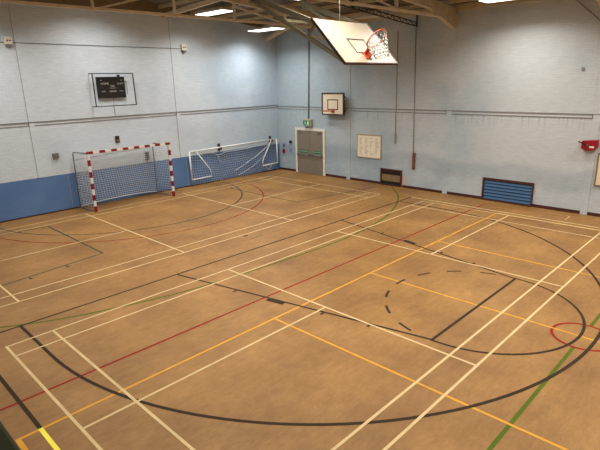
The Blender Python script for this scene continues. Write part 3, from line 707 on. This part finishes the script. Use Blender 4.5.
# call point and signs between the corner and the door
ca = thing('fire_call_point', 'small red fire call point on the far wall between the corner and door', 'call point', (XW, 8.64, .93))
p = MB(); p.box(XW - .05, XW, 8.56, 8.71, .84, 1.02); p.build('case', M['red'], ca, bevel=.006)
p = MB(); p.box(XW - .056, XW - .05, 8.60, 8.67, .89, .97); p.build('glass_panel', M['blackline'], ca)
p = MB(); p.box(XW - .012, XW, 8.57, 8.69, 1.12, 1.27); tag(p.build('safety_sign', mat('blue_sign', rgb(86, 96, 160), .5)), 'small blue sign plate above the red call point', 'sign')
p = MB(); p.box(XW - .010, XW, 8.59, 8.71, .38, .62); tag(p.build('notice_card', mat('pale_card', rgb(186, 196, 200), .6)), 'pale faded notice card below the red call point', 'sign')
p = MB(); p.disc((XW, 8.14, 1.40), (-1, 0, 0), .07, .07, 16); tag(p.build('bell_knob', M['blackline']), 'round black bell on the far wall beside the door frame', 'bell')
p = MB(); p.box(XW - .03, XW, 8.12, 8.24, .92, 1.12); tag(p.build('wall_switch', mat('blue_switch', rgb(120, 150, 186), .5), bevel=.004), 'pale blue switch plate below the black bell by the door', 'switch')

# ------------------------------------------------------------------ notice board, hatch, louvre, pipes on the far wall
nb = thing('notice_board', 'cream notice board with faint columns of print on the far wall', 'notice board', (XW, 3.52, 1.5))
p = MB(); p.box(XW - .025, XW, 2.93, 4.12, 1.06, 1.97); p.build('panel', M['paper'], nb)
p = MB()
for a, b_, c, d in ((2.91, 2.935, 1.03, 2.0), (4.115, 4.14, 1.03, 2.0), (2.90, 4.15, 1.03, 1.065), (2.90, 4.15, 1.965, 2.0)): p.box(XW - .035, XW, a, b_, c, d)
p.build('frame', M['tan'], nb)
M['print'] = mat('faded_print', rgb(196, 182, 156), .7)
p = MB()
for cidx in range(4):
    yc_ = 3.94 - cidx * .27
    for r_ in range(17):
        z = 1.85 - r_ * .043
        wd = .05 + .14 * random.random()
        if random.random() < .85: p.box(XW - .0265, XW - .025, yc_ - wd + .06, yc_ + .06, z, z + .017)
p.build('print_rows', M['print'], nb)

ht = thing('wall_hatch', 'low brown framed hatch with olive middle panel at the foot of the far wall', 'hatch', (XW, 2.38, 0))
p = MB(); y0h, y1h = 1.88, 2.90
for a, b_, c, d in ((y0h, y0h + .06, 0, .68), (y1h - .06, y1h, 0, .68), (y0h, y1h, .62, .68), (y0h, y1h, 0, .05)): p.box(XW - .06, XW, a, b_, c, d)
p.build('frame', M['skirting'], ht)
p = MB(); p.box(XW - .012, XW, y0h + .06, y1h - .06, .05, .62); p.build('back_panel', M['blackline'], ht)
p = MB(); p.box(XW - .03, XW - .012, y0h + .06, y1h - .06, .18, .45); p.build('middle_panel', M['hatch'], ht)
p = MB(); p.box(XW - .035, XW - .012, y0h + .06, y1h - .06, .54, .58); p.build('rail', M['dark_brown'], ht)
p = MB(); p.box(XW - .008, XW, 1.74, 1.86, .03, .45); tag(p.build('patch_panel', mat('bare_patch', rgb(214, 176, 150), .7)), 'narrow pinkish bare patch strip beside the brown hatch', 'patch strip')

lv = thing('louvre_vent', 'wide blue louvred vent in a dark red frame at the foot of the far wall', 'vent', (XW, -2.32, 0))
p = MB(); a0, a1 = -3.19, -1.46
for a, b_, c, d in ((a0, a0 + .04, .02, .80), (a1 - .06, a1, .02, .80), (a0, a1, .73, .80), (a0, a1, 0, .06)): p.box(XW - .07, XW, a, b_, c, d)
p.build('frame', M['skirting'], lv)
p = MB(); p.box(XW - .012, XW, a0 + .04, a1 - .06, .06, .73); p.build('back_panel', mat('louvre_back', rgb(12, 40, 70), .6), lv)
for i in range(6):
    z = .075 + i * .111
    s_ = MB(); s_.prism([(XW - .060, a0 + .045, z), (XW - .054, a0 + .045, z - .008), (XW - .016, a0 + .045, z + .070), (XW - .022, a0 + .045, z + .078)], (0, a1 - a0 - .11, 0)); s_.build('blade', M['louvre'], lv)

p = MB(); p.tube([(XW - .015, 2.27, 5.9), (XW - .015, 2.25, 2.1), ], .012, 6); p.box(XW - .05, XW, 2.21, 2.27, 1.72, 2.10)
tag(p.build('cable_drop', mat('rusty_cable', rgb(150, 140, 132), .6)), 'thin rusty cable and clip dropping down the far wall beside the notice board', 'cable')
p = MB(); p.tube([(XW - .02, 1.50, 5.95), (XW - .02, 1.40, 1.42)], .014, 6); tag(p.build('conduit', mat('stained_pipe', rgb(146, 138, 130), .6)), 'thin vertical pipe on the far wall under the end of the lattice girder', 'conduit')
p = MB(); p.box(XW - .05, XW, 1.30, 1.42, .78, 1.42); p.box(XW - .075, XW - .05, 1.32, 1.40, .84, .90); p.box(XW - .075, XW - .05, 1.32, 1.40, 1.28, 1.34)
tag(p.build('wall_socket_post', mat('rust_brown', rgb(122, 72, 52), .6, noise=.25, scale=14)), 'narrow rusty brown upright rail fixed low on the far wall', 'rail')

# red box with lever, cream board at the right edge
rb = thing('red_lever_box', 'bright red wall box with a black lever at the right of the far wall', 'wall box', (XW, -4.68, 2.15))
p = MB(); p.prism([(XW - .16, -4.46, 2.05), (XW - .16, -4.46, 2.28), (XW - .16, -4.90, 2.33), (XW - .16, -4.90, 2.10), (XW - .16, -4.80, 2.02), (XW - .16, -4.72, 2.00), (XW - .16, -4.56, 1.99)], (.118, 0, 0)); p.build('case', M['red'], rb, bevel=.012)
p = MB(); p.bar((XW - .19, -4.62, 2.16), (XW - .22, -4.38, 2.26), .03, .03); p.build('lever', M['blackline'], rb)
p = MB(); p.disc((XW - .19, -4.62, 2.16), (1, 0, 0), .03, .035, 12); p.build('pivot', M['grey_steel'], rb)
p = MB(); p.box(XW - .165, XW - .16, -4.81, -4.68, 2.08, 2.13); p.build('label_plate', M['white'], rb)
pb = thing('pin_board', 'cream pin board cut off by the right edge of the photo', 'notice board', (XW, -5.5, 1.4))
p = MB(); p.box(XW - .03, XW, -6.2, -4.95, .97, 1.90); p.build('panel', mat('pinboard', rgb(240, 214, 176), .6, noise=.04), pb)
p = MB()
for a, b_, c, d in ((-6.24, -6.2, .94, 1.93), (-4.955, -4.92, .94, 1.93), (-6.24, -4.92, .94, .975), (-6.24, -4.92, 1.895, 1.93)): p.box(XW - .04, XW, a, b_, c, d)
p.build('frame', M['hatch'], pb)
p = MB(); p.tube([(XW - .02, -3.74, 6.3), (XW - .02, -4.46, 5.66), (XW - .02, -5.4, 4.9)], .010, 6); tag(p.build('cable', M['conduit']), 'thin dark cable slanting down the far wall in the top right corner', 'cable')
p = MB(); p.box(XW - .04, XW, -4.23, -4.16, 4.31, 4.39); tag(p.build('hook_plate', M['conduit']), 'tiny dark hook plate high on the bright part of the far wall', 'hook')

# balcony rail just below the camera (bottom left corner)
br_ = thing('balcony_rail', 'dark olive green balcony handrail at the bottom left corner', 'handrail', (-1.62, -6, 2.9))
p = MB(); p.box(-1.66, -1.534, -16, YW - .1, 3.155, 3.205); p.build('handrail', M['rail'], br_, bevel=.012)
p = MB(); p.box(-1.62, -1.59, -16, YW - .1, 2.96, 3.0); p.build('lower_rail', M['rail'], br_)
for i in range(13):
    y = -15.8 + i * 2
    p = MB(); p.box(-1.63, -1.58, y - .025, y + .025, 2.895, 3.16); p.build('post', M['rail'], br_)

# ------------------------------------------------------------------ world, camera, view
wd = bpy.data.worlds.new('World'); S.world = wd; wd.use_nodes = True
wd.node_tree.nodes['Background'].inputs[0].default_value = (.05, .05, .055, 1); wd.node_tree.nodes['Background'].inputs[1].default_value = .2
cam = bpy.data.cameras.new('camera'); co = bpy.data.objects.new('camera', cam); C.objects.link(co)
cam.sensor_width = 36; cam.lens = 36 * 494.09 / 600; cam.clip_start = .05; cam.clip_end = 200
r = Vector((.69653003, -.7171443, -.02345145)); d = Vector((-.21735577, -.17973434, -.95940192)); f = Vector((.68381458, .67334956, -.28106582))
co.matrix_world = Matrix(((r.x, -d.x, -f.x, -1.81292545), (r.y, -d.y, -f.y, -8.84232596), (r.z, -d.z, -f.z, 4.22294292), (0, 0, 0, 1)))
S.camera = co
S.view_settings.view_transform = 'Standard'; S.view_settings.look = 'None'; S.view_settings.gamma = 1; S.view_settings.use_curve_mapping = False
S.view_settings.exposure = 0.06
